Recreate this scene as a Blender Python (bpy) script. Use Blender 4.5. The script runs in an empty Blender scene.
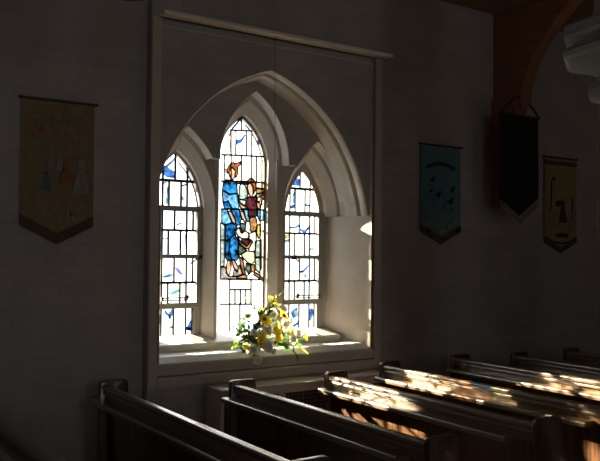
import bpy, bmesh, math, random
from mathutils import Vector, Matrix
random.seed(7)
SC = bpy.context.scene
COL = SC.collection
FIGURE = [('blue_glass', [(3.414, 2.557), (3.451, 2.585), (3.496, 2.585), (3.557, 2.572), (3.568, 2.465), (3.483, 2.45), (3.405, 2.493)]), ('sky_glass', [(3.405, 2.487), (3.483, 2.446), (3.569, 2.461), (3.575, 2.392), (3.591, 2.353), (3.579, 2.319), (3.515, 2.317), (3.469, 2.387), (3.432, 2.373), (3.412, 2.385)]), ('blue_glass', [(3.412, 2.382), (3.432, 2.37), (3.469, 2.385), (3.512, 2.316), (3.433, 2.313)]), ('hair_glass', [(3.45, 2.684), (3.479, 2.726), (3.517, 2.752), (3.552, 2.743), (3.597, 2.765), (3.601, 2.748), (3.567, 2.712), (3.568, 2.652), (3.549, 2.607), (3.538, 2.637), (3.54, 2.681), (3.514, 2.706), (3.48, 2.69), (3.473, 2.646), (3.453, 2.649)]), ('face_glass', [(3.48, 2.69), (3.514, 2.705), (3.54, 2.679), (3.538, 2.633), (3.516, 2.586), (3.489, 2.607), (3.473, 2.646)]), ('meadow_glass', [(3.588, 2.533), (3.611, 2.561), (3.649, 2.546), (3.673, 2.504), (3.682, 2.435), (3.636, 2.408), (3.585, 2.411)]), ('amber_glass', [(3.549, 2.58), (3.664, 2.585), (3.669, 2.555), (3.611, 2.565), (3.56, 2.549)]), ('hair_glass', [(3.672, 2.585), (3.703, 2.614), (3.742, 2.61), (3.766, 2.57), (3.768, 2.523), (3.747, 2.468), (3.738, 2.535), (3.714, 2.571), (3.683, 2.564), (3.673, 2.531)]), ('face_glass', [(3.673, 2.531), (3.685, 2.562), (3.713, 2.569), (3.735, 2.535), (3.739, 2.488), (3.728, 2.437), (3.71, 2.439), (3.684, 2.485)]), ('maroon_glass', [(3.659, 2.396), (3.689, 2.435), (3.736, 2.435), (3.766, 2.455), (3.785, 2.402), (3.776, 2.347), (3.787, 2.256), (3.687, 2.252), (3.686, 2.323), (3.66, 2.342)]), ('skin_glass', [(3.819, 2.447), (3.854, 2.473), (3.862, 2.439), (3.831, 2.401), (3.824, 2.329), (3.792, 2.328), (3.768, 2.401), (3.788, 2.416), (3.807, 2.376)]), ('skin_glass', [(3.579, 2.403), (3.606, 2.367), (3.668, 2.336), (3.668, 2.323), (3.614, 2.32), (3.583, 2.363)]), ('cream_glass', [(3.77, 2.575), (3.86, 2.587), (3.861, 2.524), (3.771, 2.526)]), ('amber_glass', [(3.771, 2.519), (3.861, 2.517), (3.85, 2.476), (3.778, 2.475)]), ('mist_glass', [(3.772, 2.469), (3.816, 2.471), (3.816, 2.449), (3.785, 2.421)]), ('mist_glass', [(3.575, 2.406), (3.659, 2.404), (3.655, 2.348), (3.606, 2.372)]), ('skin_glass', [(3.467, 2.287), (3.5, 2.296), (3.547, 2.218), (3.557, 2.168), (3.517, 2.191)]), ('skin_glass', [(3.596, 2.292), (3.629, 2.301), (3.664, 2.222), (3.665, 2.179), (3.618, 2.231)]), ('sky_glass', [(3.402, 2.305), (3.464, 2.308), (3.464, 2.287), (3.514, 2.19), (3.457, 2.16), (3.433, 2.159), (3.403, 2.187)]), ('blue_glass', [(3.503, 2.309), (3.591, 2.313), (3.594, 2.292), (3.617, 2.231), (3.593, 2.163), (3.557, 2.165), (3.547, 2.218), (3.503, 2.296)]), ('sky_glass', [(3.634, 2.312), (3.683, 2.314), (3.687, 2.252), (3.709, 2.237), (3.685, 2.196), (3.666, 2.222)]), ('sky_glass', [(3.789, 2.318), (3.859, 2.321), (3.86, 2.228), (3.822, 2.2), (3.793, 2.253)]), ('robe_glass', [(3.442, 2.165), (3.511, 2.181), (3.563, 2.166), (3.571, 2.129), (3.542, 2.084), (3.498, 2.04), (3.444, 2.01)]), ('blue_glass', [(3.498, 2.037), (3.546, 2.082), (3.58, 2.012), (3.582, 1.852), (3.57, 1.832), (3.519, 1.836), (3.485, 1.918)]), ('robe_glass', [(3.444, 2.007), (3.495, 2.034), (3.483, 1.918), (3.516, 1.836), (3.462, 1.839), (3.443, 1.878)]), ('skin_glass', [(3.469, 1.826), (3.499, 1.832), (3.511, 1.773), (3.488, 1.685), (3.456, 1.72), (3.459, 1.786)]), ('skin_glass', [(3.514, 1.832), (3.544, 1.832), (3.585, 1.773), (3.576, 1.725), (3.538, 1.76)]), ('mist_glass', [(3.39, 2.18), (3.436, 2.168), (3.438, 2.023), (3.436, 1.78), (3.396, 1.77)]), ('brown_glass', [(3.7, 2.216), (3.718, 2.243), (3.765, 2.247), (3.784, 2.218), (3.786, 2.178), (3.767, 2.116), (3.733, 2.102), (3.704, 2.122), (3.71, 2.162)]), ('cream_glass', [(3.548, 2.111), (3.593, 2.143), (3.614, 2.093), (3.628, 2.09), (3.655, 2.112), (3.694, 2.095), (3.692, 2.038), (3.618, 2.037), (3.579, 2.063)]), ('white_glass', [(3.699, 2.088), (3.776, 2.11), (3.781, 2.015), (3.758, 1.915), (3.704, 1.917), (3.697, 1.941), (3.737, 2.015), (3.702, 2.034)]), ('brown_glass', [(3.576, 2.052), (3.618, 1.999), (3.677, 1.965), (3.724, 2.021), (3.74, 2.004), (3.691, 1.939), (3.65, 1.95), (3.592, 1.999)]), ('maroon_glass', [(3.618, 2.034), (3.718, 2.03), (3.679, 1.971), (3.623, 2.002)]), ('green_glass', [(3.585, 1.992), (3.651, 1.946), (3.673, 1.926), (3.615, 1.887), (3.585, 1.879)]), ('straw_glass', [(3.617, 1.886), (3.673, 1.92), (3.763, 1.913), (3.767, 1.826), (3.737, 1.793), (3.682, 1.813), (3.635, 1.858)]), ('brown_glass', [(3.597, 1.868), (3.634, 1.845), (3.662, 1.719), (3.668, 1.699), (3.637, 1.699), (3.606, 1.799)]), ('brown_glass', [(3.721, 1.791), (3.765, 1.789), (3.766, 1.721), (3.73, 1.719)]), ('brown_glass', [(3.581, 1.677), (3.645, 1.697), (3.684, 1.686), (3.684, 1.659), (3.577, 1.663)]), ('brown_glass', [(3.761, 1.724), (3.8, 1.705), (3.864, 1.657), (3.855, 1.637), (3.809, 1.661), (3.753, 1.697)]), ('green_glass', [(3.668, 1.802), (3.715, 1.791), (3.725, 1.719), (3.701, 1.697), (3.669, 1.752)]), ('yellow_glass', [(3.787, 2.164), (3.826, 2.186), (3.83, 2.07), (3.804, 2.043), (3.783, 2.097)]), ('mist_glass', [(3.768, 2.012), (3.836, 2.03), (3.838, 1.864), (3.772, 1.86)]), ('mist_glass', [(3.77, 1.853), (3.838, 1.856), (3.839, 1.752), (3.819, 1.715), (3.772, 1.745)]), ('mauve_glass', [(3.396, 1.764), (3.455, 1.77), (3.46, 1.714), (3.491, 1.681), (3.572, 1.677), (3.574, 1.656), (3.397, 1.658)]), ('mauve_glass', [(3.583, 1.773), (3.604, 1.789), (3.633, 1.701), (3.581, 1.682), (3.524, 1.683), (3.541, 1.752), (3.578, 1.722)]), ('green_glass', [(3.6, 2.186), (3.662, 2.174), (3.658, 2.118), (3.628, 2.093), (3.606, 2.143)])]
LEAD_CENTRE = [[(3.496, 3.057), (3.715, 3.069)], [(3.401, 2.817), (3.859, 2.834)], [(3.491, 3.057), (3.498, 2.576)], [(3.543, 3.062), (3.546, 2.835)], [(3.656, 3.063), (3.659, 2.824)], [(3.715, 3.069), (3.721, 2.59)], [(3.602, 3.182), (3.603, 3.068)], [(3.607, 2.83), (3.611, 2.583)], [(3.428, 2.816), (3.432, 2.572)], [(3.771, 2.833), (3.775, 2.593)], [(3.508, 3.073), (3.587, 3.163)], [(3.394, 2.57), (3.862, 2.582)], [(3.398, 2.309), (3.877, 2.318)], [(3.396, 1.657), (3.885, 1.642)], [(3.497, 1.656), (3.504, 1.171)], [(3.727, 1.654), (3.73, 1.416)], [(3.499, 1.558), (3.728, 1.554)], [(3.399, 1.424), (3.732, 1.414)], [(3.554, 1.557), (3.556, 1.421)], [(3.612, 1.556), (3.614, 1.419)], [(3.671, 1.555), (3.673, 1.418)], [(3.609, 1.42), (3.612, 1.166)], [(3.82, 2.364), (3.829, 1.662)], [(3.833, 2.799), (3.839, 2.365)], [(3.391, 2.02), (3.438, 2.021)], [(3.823, 2.114), (3.891, 2.115)], [(3.771, 1.864), (3.894, 1.864)]]
PAINT_CENTRE = [('blue_paint', [(3.551, 2.935), (3.603, 2.956), (3.641, 3.008), (3.629, 3.014), (3.597, 2.98), (3.562, 2.973)]), ('blue_paint', [(3.65, 3.024), (3.662, 3.026), (3.663, 2.963), (3.651, 2.962)]), ('blue_paint', [(3.777, 2.979), (3.797, 2.983), (3.81, 2.966), (3.793, 2.945), (3.777, 2.954)]), ('rose_paint', [(3.462, 3.012), (3.483, 3.029), (3.483, 3.004), (3.465, 2.997)])]
PAINT_LEFT = [('blue_paint', [(2.81, 2.668), (2.858, 2.647), (2.915, 2.62), (2.919, 2.582), (2.852, 2.584), (2.811, 2.607)]), ('pale_paint', [(2.837, 2.677), (2.91, 2.738), (2.913, 2.72), (2.857, 2.669)]), ('blue_paint', [(2.813, 2.52), (2.859, 2.545), (2.859, 2.533), (2.817, 2.51)]), ('blue_paint', [(2.995, 2.508), (3.039, 2.523), (3.039, 2.51), (3.002, 2.498)]), ('pale_paint', [(2.85, 2.46), (2.862, 2.461), (2.864, 2.349), (2.843, 2.36)]), ('pale_paint', [(2.997, 2.411), (3.018, 2.393), (3.014, 2.368), (2.995, 2.38)]), ('yellow_paint', [(3.134, 2.494), (3.157, 2.495), (3.16, 2.464), (3.137, 2.46)]), ('green_paint', [(3.034, 2.694), (3.05, 2.692), (3.053, 2.673), (3.037, 2.674)]), ('pale_paint', [(2.95, 2.16), (2.994, 2.167), (2.988, 2.156), (2.957, 2.144)]), ('blue_paint', [(3.033, 2.043), (3.047, 2.043), (3.048, 1.941), (3.038, 1.952)]), ('pale_paint', [(2.937, 2.239), (2.974, 2.229), (2.962, 2.223)]), ('pale_paint', [(2.824, 2.028), (2.861, 2.031), (2.861, 2.023), (2.825, 2.019)]), ('blue_paint', [(2.829, 1.687), (2.88, 1.704), (2.923, 1.698), (2.88, 1.681), (2.842, 1.678)]), ('violet_paint', [(2.945, 1.756), (2.974, 1.751), (3.007, 1.715), (2.988, 1.708), (2.961, 1.73)]), ('green_paint', [(2.892, 1.539), (2.939, 1.555), (2.982, 1.572), (2.983, 1.551), (2.93, 1.529)]), ('blue_paint', [(2.847, 1.392), (2.885, 1.356), (2.916, 1.399), (2.922, 1.372), (2.895, 1.312), (2.88, 1.339), (2.857, 1.357)]), ('pale_paint', [(2.783, 1.317), (2.81, 1.342), (2.802, 1.282), (2.78, 1.265)]), ('blue_paint', [(3.059, 1.218), (3.097, 1.278), (3.11, 1.269), (3.098, 1.207)]), ('pale_paint', [(2.878, 1.223), (2.93, 1.25), (2.93, 1.228)]), ('blue_paint', [(3.059, 1.227), (3.107, 1.216), (3.104, 1.195), (3.059, 1.204)]), ('green_paint', [(3.172, 1.209), (3.198, 1.208), (3.198, 1.173), (3.173, 1.174)])]
PAINT_RIGHT = [('blue_paint', [(4.168, 2.638), (4.257, 2.637), (4.267, 2.616), (4.262, 2.583), (4.168, 2.59)]), ('pale_paint', [(4.213, 2.719), (4.256, 2.758), (4.26, 2.744), (4.227, 2.71)]), ('blue_paint', [(4.161, 2.361), (4.202, 2.383), (4.218, 2.379), (4.218, 2.355), (4.167, 2.35)]), ('blue_paint', [(4.34, 2.396), (4.384, 2.391), (4.388, 2.374), (4.34, 2.38)]), ('pale_paint', [(4.191, 2.464), (4.211, 2.511), (4.212, 2.411), (4.197, 2.416)]), ('yellow_paint', [(4.485, 2.491), (4.512, 2.497), (4.515, 2.47), (4.488, 2.466)]), ('green_paint', [(4.452, 2.477), (4.479, 2.488), (4.479, 2.466)]), ('blue_paint', [(4.17, 2.166), (4.222, 2.164), (4.252, 2.186), (4.272, 2.166), (4.222, 2.153), (4.173, 2.152)]), ('blue_paint', [(4.297, 2.146), (4.339, 2.137), (4.386, 2.169), (4.381, 2.144), (4.348, 2.112), (4.309, 2.125)]), ('yellow_paint', [(4.08, 2.072), (4.154, 2.083), (4.15, 2.06), (4.085, 2.041)]), ('pale_paint', [(4.085, 2.025), (4.15, 2.039), (4.142, 2.015), (4.09, 2.008)]), ('green_paint', [(4.408, 1.953), (4.451, 1.957), (4.451, 1.94), (4.412, 1.939)]), ('blue_paint', [(4.287, 1.731), (4.328, 1.739), (4.384, 1.779), (4.37, 1.751), (4.329, 1.717), (4.293, 1.717)]), ('pale_paint', [(4.339, 1.688), (4.364, 1.693), (4.36, 1.662), (4.34, 1.662)]), ('pale_paint', [(4.189, 1.322), (4.25, 1.354), (4.261, 1.294), (4.21, 1.27)]), ('blue_paint', [(4.402, 1.324), (4.438, 1.34), (4.453, 1.304), (4.424, 1.248), (4.403, 1.263)]), ('blue_paint', [(4.211, 1.194), (4.272, 1.225), (4.282, 1.208), (4.231, 1.181)]), ('pale_paint', [(4.082, 1.749), (4.104, 1.749), (4.106, 1.647), (4.083, 1.647)]), ('blue_paint', [(4.138, 1.307), (4.162, 1.315), (4.163, 1.272), (4.138, 1.273)])]
YELLOW = [(3.523, 0.0, 1.321, 1.1), (3.407, 0.08, 1.345, 0.7), (3.63, 0.06, 1.481, 0.9), (3.727, 0.0, 1.345, 1), (3.741, 0.05, 1.385, 0.8), (3.617, -0.05, 1.215, 1), (3.627, -0.06, 1.165, 0.9), (3.471, -0.04, 1.171, 1), (3.462, -0.03, 1.132, 0.8), (3.787, -0.02, 1.204, 0.9), (3.948, 0.0, 1.138, 0.8), (3.345, 0.0, 1.095, 0.7), (3.567, 0.02, 1.27, 0.7)]
WHITE = [(3.617, 0.02, 1.365, 1), (3.724, 0.03, 1.405, 1), (3.508, -0.08, 1.1, 1.15), (3.537, -0.03, 1.224, 1), (3.388, -0.02, 1.076, 1), (3.792, -0.04, 1.136, 1), (3.421, -0.06, 0.984, 0.85), (3.728, 0.0, 1.265, 1), (3.586, -0.06, 1.05, 0.6), (3.872, 0.0, 1.187, 0.9), (3.441, 0.03, 1.206, 0.8), (3.499, 0.06, 1.261, 0.7)]
LEAVES = [(3.551, 0.03, 1.411), (3.666, 0.03, 1.292), (3.491, 0.03, 1.264), (3.335, 0.03, 1.28), (3.395, 0.03, 1.234), (3.299, 0.03, 1.123), (3.451, 0.03, 1.24), (3.452, 0.03, 1.123), (3.366, 0.03, 1.178), (3.289, 0.03, 1.224), (3.522, 0.03, 1.21), (3.606, 0.03, 1.136), (3.711, 0.03, 1.104), (3.774, 0.03, 1.162), (3.602, 0.03, 1.435), (3.783, 0.03, 1.287), (3.52, 0.03, 1.377), (3.422, 0.03, 1.155), (3.796, 0.03, 1.072), (3.373, 0.03, 1.045), (3.464, 0.03, 1.022), (3.871, 0.03, 1.085), (3.603, 0.03, 1.33), (3.764, 0.03, 1.083), (3.332, 0.03, 1.168), (3.494, 0.03, 1.081)]
SPIKES = [((3.575, 0.02, 1.437), (3.693, -0.03, 1.569)), ((3.453, 0.02, 1.415), (3.293, -0.03, 1.542)), ((3.853, 0.02, 1.096), (3.995, -0.03, 0.976)), ((3.437, 0.02, 1.06), (3.415, -0.03, 0.912)), ((3.832, 0.02, 1.08), (3.865, -0.03, 0.941)), ((3.345, 0.02, 1.211), (3.179, -0.03, 1.3)), ((3.81, 0.02, 1.17), (3.95, -0.03, 1.132)), ((3.394, 0.02, 1.304), (3.246, -0.03, 1.348)), ((3.377, 0.02, 1.106), (3.211, -0.03, 1.113))]

# ------------------------------------------------------------------ materials
def new_mat(name):
    m = bpy.data.materials.new(name); m.use_nodes = True
    nt = m.node_tree; nt.nodes.clear()
    out = nt.nodes.new('ShaderNodeOutputMaterial')
    return m, nt, out

def principled(name, col, rough=.6, var=.0, scale=6, stretch=(1, 1, 1), bump=0., bscale=30, metal=0., spec=.5, coat=0., sheen=0.):
    m, nt, out = new_mat(name)
    b = nt.nodes.new('ShaderNodeBsdfPrincipled')
    b.inputs['Roughness'].default_value = rough
    b.inputs['Metallic'].default_value = metal
    b.inputs['Specular IOR Level'].default_value = spec
    b.inputs['Coat Weight'].default_value = coat
    b.inputs['Sheen Weight'].default_value = sheen
    nt.links.new(b.outputs[0], out.inputs[0])
    tc = nt.nodes.new('ShaderNodeTexCoord'); mp = nt.nodes.new('ShaderNodeMapping')
    mp.inputs['Scale'].default_value = stretch
    nt.links.new(tc.outputs['Object'], mp.inputs[0])
    if var > 0:
        n = nt.nodes.new('ShaderNodeTexNoise'); n.inputs['Scale'].default_value = scale; n.inputs['Detail'].default_value = 5
        nt.links.new(mp.outputs[0], n.inputs['Vector'])
        r = nt.nodes.new('ShaderNodeValToRGB')
        r.color_ramp.elements[0].position = .3; r.color_ramp.elements[1].position = .7
        r.color_ramp.elements[0].color = tuple(c * (1 - var) for c in col) + (1,)
        r.color_ramp.elements[1].color = tuple(min(1, c * (1 + var)) for c in col) + (1,)
        nt.links.new(n.outputs['Fac'], r.inputs[0]); nt.links.new(r.outputs[0], b.inputs['Base Color'])
    else:
        b.inputs['Base Color'].default_value = tuple(col) + (1,)
    if bump > 0:
        n2 = nt.nodes.new('ShaderNodeTexNoise'); n2.inputs['Scale'].default_value = bscale; n2.inputs['Detail'].default_value = 3
        nt.links.new(mp.outputs[0], n2.inputs['Vector'])
        bp = nt.nodes.new('ShaderNodeBump'); bp.inputs['Strength'].default_value = bump; bp.inputs['Distance'].default_value = .01
        nt.links.new(n2.outputs['Fac'], bp.inputs['Height']); nt.links.new(bp.outputs[0], b.inputs['Normal'])
    return m

def brick_mat(name, col):
    m, nt, out = new_mat(name)
    b = nt.nodes.new('ShaderNodeBsdfPrincipled'); b.inputs['Roughness'].default_value = .75
    b.inputs['Specular IOR Level'].default_value = .3
    nt.links.new(b.outputs[0], out.inputs[0])
    tc = nt.nodes.new('ShaderNodeTexCoord'); sp = nt.nodes.new('ShaderNodeSeparateXYZ'); cb = nt.nodes.new('ShaderNodeCombineXYZ')
    nt.links.new(tc.outputs['Object'], sp.inputs[0])
    nt.links.new(sp.outputs['X'], cb.inputs['X']); nt.links.new(sp.outputs['Z'], cb.inputs['Y'])
    br = nt.nodes.new('ShaderNodeTexBrick')
    br.inputs['Scale'].default_value = 1.; br.inputs['Brick Width'].default_value = .235; br.inputs['Row Height'].default_value = .078
    br.inputs['Mortar Size'].default_value = .007; br.inputs['Mortar Smooth'].default_value = .5
    br.inputs['Color1'].default_value = tuple(c * 1.04 for c in col) + (1,)
    br.inputs['Color2'].default_value = tuple(c * .95 for c in col) + (1,)
    br.inputs['Mortar'].default_value = tuple(c * .95 for c in col) + (1,)
    nt.links.new(cb.outputs[0], br.inputs['Vector'])
    nz = nt.nodes.new('ShaderNodeTexNoise'); nz.inputs['Scale'].default_value = 2.2; nz.inputs['Detail'].default_value = 6
    nt.links.new(tc.outputs['Object'], nz.inputs['Vector'])
    mx = nt.nodes.new('ShaderNodeMix'); mx.data_type = 'RGBA'; mx.blend_type = 'MULTIPLY'; mx.inputs['Factor'].default_value = .35
    nt.links.new(br.outputs['Color'], mx.inputs['A']); nt.links.new(nz.outputs['Fac'], mx.inputs['B'])
    nt.links.new(mx.outputs['Result'], b.inputs['Base Color'])
    inv = nt.nodes.new('ShaderNodeMath'); inv.operation = 'SUBTRACT'; inv.inputs[0].default_value = 1.
    nt.links.new(br.outputs['Fac'], inv.inputs[1])
    bp = nt.nodes.new('ShaderNodeBump'); bp.inputs['Strength'].default_value = .35; bp.inputs['Distance'].default_value = .005
    nt.links.new(inv.outputs[0], bp.inputs['Height']); nt.links.new(bp.outputs[0], b.inputs['Normal'])
    return m

def wood_mat(name, dark, light, axis='Y', rough=.28, plank=0., coat=.7, cior=1.7, crough=.18):
    """varnished wood: grain stretched along an axis, optional tongue-and-groove lines every `plank` metres of Y"""
    m, nt, out = new_mat(name)
    b = nt.nodes.new('ShaderNodeBsdfPrincipled'); b.inputs['Roughness'].default_value = rough
    b.inputs['Coat Weight'].default_value = coat; b.inputs['Coat Roughness'].default_value = crough; b.inputs['Coat IOR'].default_value = cior
    nt.links.new(b.outputs[0], out.inputs[0])
    tc = nt.nodes.new('ShaderNodeTexCoord'); mp = nt.nodes.new('ShaderNodeMapping')
    mp.inputs['Scale'].default_value = (40, 2.2, 40) if axis == 'Y' else (40, 40, 2.2)
    nt.links.new(tc.outputs['Object'], mp.inputs[0])
    n = nt.nodes.new('ShaderNodeTexNoise'); n.inputs['Scale'].default_value = 1.; n.inputs['Detail'].default_value = 6; n.inputs['Distortion'].default_value = .6
    nt.links.new(mp.outputs[0], n.inputs['Vector'])
    r = nt.nodes.new('ShaderNodeValToRGB')
    r.color_ramp.elements[0].position = .32; r.color_ramp.elements[1].position = .7
    r.color_ramp.elements[0].color = tuple(dark) + (1,); r.color_ramp.elements[1].color = tuple(light) + (1,)
    nt.links.new(n.outputs['Fac'], r.inputs[0])
    col = r.outputs[0]
    if plank:
        sp = nt.nodes.new('ShaderNodeSeparateXYZ'); nt.links.new(tc.outputs['Object'], sp.inputs[0])
        d = nt.nodes.new('ShaderNodeMath'); d.operation = 'DIVIDE'; d.inputs[1].default_value = plank
        nt.links.new(sp.outputs['Y'], d.inputs[0])
        fr = nt.nodes.new('ShaderNodeMath'); fr.operation = 'FRACT'; nt.links.new(d.outputs[0], fr.inputs[0])
        fl = nt.nodes.new('ShaderNodeMath'); fl.operation = 'FLOOR'; nt.links.new(d.outputs[0], fl.inputs[0])
        wn = nt.nodes.new('ShaderNodeTexWhiteNoise'); wn.noise_dimensions = '1D'; nt.links.new(fl.outputs[0], wn.inputs['W'])
        g = nt.nodes.new('ShaderNodeMath'); g.operation = 'GREATER_THAN'; g.inputs[1].default_value = .07; nt.links.new(fr.outputs[0], g.inputs[0])
        mr = nt.nodes.new('ShaderNodeMapRange'); mr.inputs['To Min'].default_value = .6; mr.inputs['To Max'].default_value = 1.1
        nt.links.new(wn.outputs['Value'], mr.inputs['Value'])
        ml = nt.nodes.new('ShaderNodeMath'); ml.operation = 'MULTIPLY'; nt.links.new(mr.outputs[0], ml.inputs[0]); nt.links.new(g.outputs[0], ml.inputs[1])
        mx = nt.nodes.new('ShaderNodeMix'); mx.data_type = 'RGBA'; mx.blend_type = 'MULTIPLY'; mx.inputs['Factor'].default_value = 1.
        nt.links.new(col, mx.inputs['A']); nt.links.new(ml.outputs[0], mx.inputs['B']); col = mx.outputs['Result']
        bp = nt.nodes.new('ShaderNodeBump'); bp.inputs['Strength'].default_value = .8; bp.inputs['Distance'].default_value = .004
        nt.links.new(g.outputs[0], bp.inputs['Height']); nt.links.new(bp.outputs[0], b.inputs['Normal'])
    nt.links.new(col, b.inputs['Base Color'])
    return m

def glass_mat(name, col, mottle=.12):
    """leaded glass: lets the sky and the sun through, tinted, with the streaks of hand-made glass"""
    m, nt, out = new_mat(name)
    t = nt.nodes.new('ShaderNodeBsdfTransparent')
    tc = nt.nodes.new('ShaderNodeTexCoord')
    n = nt.nodes.new('ShaderNodeTexNoise'); n.inputs['Scale'].default_value = 22; n.inputs['Detail'].default_value = 3
    nt.links.new(tc.outputs['Object'], n.inputs['Vector'])
    r = nt.nodes.new('ShaderNodeValToRGB'); r.color_ramp.elements[0].position = .35; r.color_ramp.elements[1].position = .65
    r.color_ramp.elements[0].color = tuple(c * (1 - mottle * 2.5 if mottle > .2 else 1 - mottle) for c in col) + (1,)
    r.color_ramp.elements[1].color = tuple(min(1, c * (1 + mottle)) for c in col) + (1,)
    nt.links.new(n.outputs['Fac'], r.inputs[0]); nt.links.new(r.outputs[0], t.inputs['Color'])
    gl = nt.nodes.new('ShaderNodeBsdfGlossy'); gl.inputs['Roughness'].default_value = .08
    mx = nt.nodes.new('ShaderNodeMixShader'); mx.inputs[0].default_value = .03
    nt.links.new(t.outputs[0], mx.inputs[1]); nt.links.new(gl.outputs[0], mx.inputs[2]); nt.links.new(mx.outputs[0], out.inputs[0])
    return m

def leaf_mat(name, col, trans=.35, rough=.5):
    m, nt, out = new_mat(name)
    d = nt.nodes.new('ShaderNodeBsdfPrincipled'); d.inputs['Base Color'].default_value = tuple(col) + (1,); d.inputs['Roughness'].default_value = rough
    t = nt.nodes.new('ShaderNodeBsdfTranslucent'); t.inputs['Color'].default_value = tuple(min(1, c * 1.2) for c in col) + (1,)
    tc = nt.nodes.new('ShaderNodeTexCoord')
    n = nt.nodes.new('ShaderNodeTexNoise'); n.inputs['Scale'].default_value = 40
    nt.links.new(tc.outputs['Object'], n.inputs['Vector'])
    hs = nt.nodes.new('ShaderNodeHueSaturation'); hs.inputs['Color'].default_value = tuple(col) + (1,)
    mr = nt.nodes.new('ShaderNodeMapRange'); mr.inputs['To Min'].default_value = .7; mr.inputs['To Max'].default_value = 1.25
    nt.links.new(n.outputs['Fac'], mr.inputs['Value']); nt.links.new(mr.outputs[0], hs.inputs['Value'])
    nt.links.new(hs.outputs[0], d.inputs['Base Color'])
    mx = nt.nodes.new('ShaderNodeMixShader'); mx.inputs[0].default_value = trans
    nt.links.new(d.outputs[0], mx.inputs[1]); nt.links.new(t.outputs[0], mx.inputs[2]); nt.links.new(mx.outputs[0], out.inputs[0])
    return m

M = dict(
    brick=brick_mat('painted_brick', (.48, .445, .425)),
    plaster=principled('painted_plaster', (0.5, 0.45, 0.41), .6, .06, 5, bump=.12, bscale=35),
    stone=principled('painted_dressed_stone', (0.50, 0.445, 0.395), .55, .07, 7, bump=.18, bscale=28),
    trim=principled('painted_trim', (0.50, 0.44, 0.39), .45, .05, 6, (1, 1, 1), .08, 20),
    hood=principled('hood_uplit_paint', (.84, .76, .68), .4, .04, 6),  # paler than the trim, standing in for light from below on the soffit
    board=principled('painted_window_board', (0.6, 0.58, 0.55), .35, .06, 8),
    radiator=principled('radiator_paint', (0.66, 0.61, 0.565), .38, .04, 5),
    grille=principled('brown_grille', (.10, .05, .03), .5, .2, 30),
    ceiling=principled('ceiling_boards', (0.28, 0.16, 0.105), .6, .2, 4, (1, 12, 1)),
    brace=principled('stained_roof_timber', (0.31, 0.13, 0.075), .5, .2, 5, (1, 1, 6)),
    floor=principled('floor_tiles', (0.40, 0.33, 0.26), .5, .2, 8),
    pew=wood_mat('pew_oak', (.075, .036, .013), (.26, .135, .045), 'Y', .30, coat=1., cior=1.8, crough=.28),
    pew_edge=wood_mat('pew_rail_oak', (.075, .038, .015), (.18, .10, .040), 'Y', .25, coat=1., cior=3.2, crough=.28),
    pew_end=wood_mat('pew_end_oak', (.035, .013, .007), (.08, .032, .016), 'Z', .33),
    plank=wood_mat('pew_back_planks', (.06, .025, .010), (.17, .072, .027), 'Z', .36, plank=.092),
    grey_metal=principled('casement_paint', (.34, .33, .31), .45, .05, 10, metal=.0),
    black_iron=principled('black_iron', (.02, .02, .02), .45),
    lead=principled('lead_came', (.035, .035, .038), .6),
    capital=principled('capital_stone', (0.27, 0.26, 0.25), .7, .1, 9, bump=.2, bscale=40),
    gold_cloth=principled('ochre_cloth', (0.225, 0.165, 0.085), .85, .2, 14, bump=.25, bscale=60, sheen=.2),
    teal_cloth=principled('teal_cloth', (0.085, 0.2, 0.225), .85, .18, 12, bump=.25, bscale=60, sheen=.2),
    black_cloth=principled('black_velvet', (.006, .005, .006), .9, .2, 12, sheen=.02),
    mustard_cloth=principled('mustard_cloth', (0.29, 0.225, 0.085), .85, .18, 12, bump=.25, bscale=60, sheen=.2),
    brown_cloth=principled('dark_brown_cloth', (.09, .06, .035), .85, .15, 20),
    grey_cloth=principled('grey_applique', (0.22, 0.21, 0.19), .9, .25, 40),
    white_cloth=principled('white_applique', (0.34, 0.32, 0.29), .9, .15, 40),
    rust_cloth=principled('rust_applique', (0.27, 0.11, 0.045), .9, .15, 30),
    red_cloth=principled('red_applique', (0.32, 0.03, 0.025), .9, .1, 30),
    blue_cloth=principled('blue_applique', (0.08, 0.13, 0.17), .9, .15, 30),
    dark_cloth=principled('dark_applique', (.02, .02, .022), .9, .1, 30),
    maroon_cloth=principled('maroon_applique', (.10, .02, .018), .9, .1, 30),
    emblem_cloth=principled('faded_emblem', (.035, .028, .022), .9),
    rod=principled('dark_rod', (.05, .035, .03), .5),
    cord=principled('dark_cord', (.06, .02, .018), .8),
    thread=principled('pale_fringe', (.26, .22, .20), .9),
    bowl=principled('florist_bowl', (.05, .10, .06), .6),
    clear=glass_mat('clear_glass', (.93, .95, .95), .05),
    yellow_petal=leaf_mat('yellow_petal', (.90, .66, .05), .5),
    lemon_petal=leaf_mat('lemon_petal', (.86, .74, .20), .4),
    white_petal=leaf_mat('white_petal', (.88, .88, .80), .5),
    centre=principled('flower_centre', (.22, .09, .01), .9),
    leaf=leaf_mat('green_leaf', (.05, .115, .028), .4),
    pale_leaf=leaf_mat('yellow_green_leaf', (.32, .38, .08), .5),
)
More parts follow.
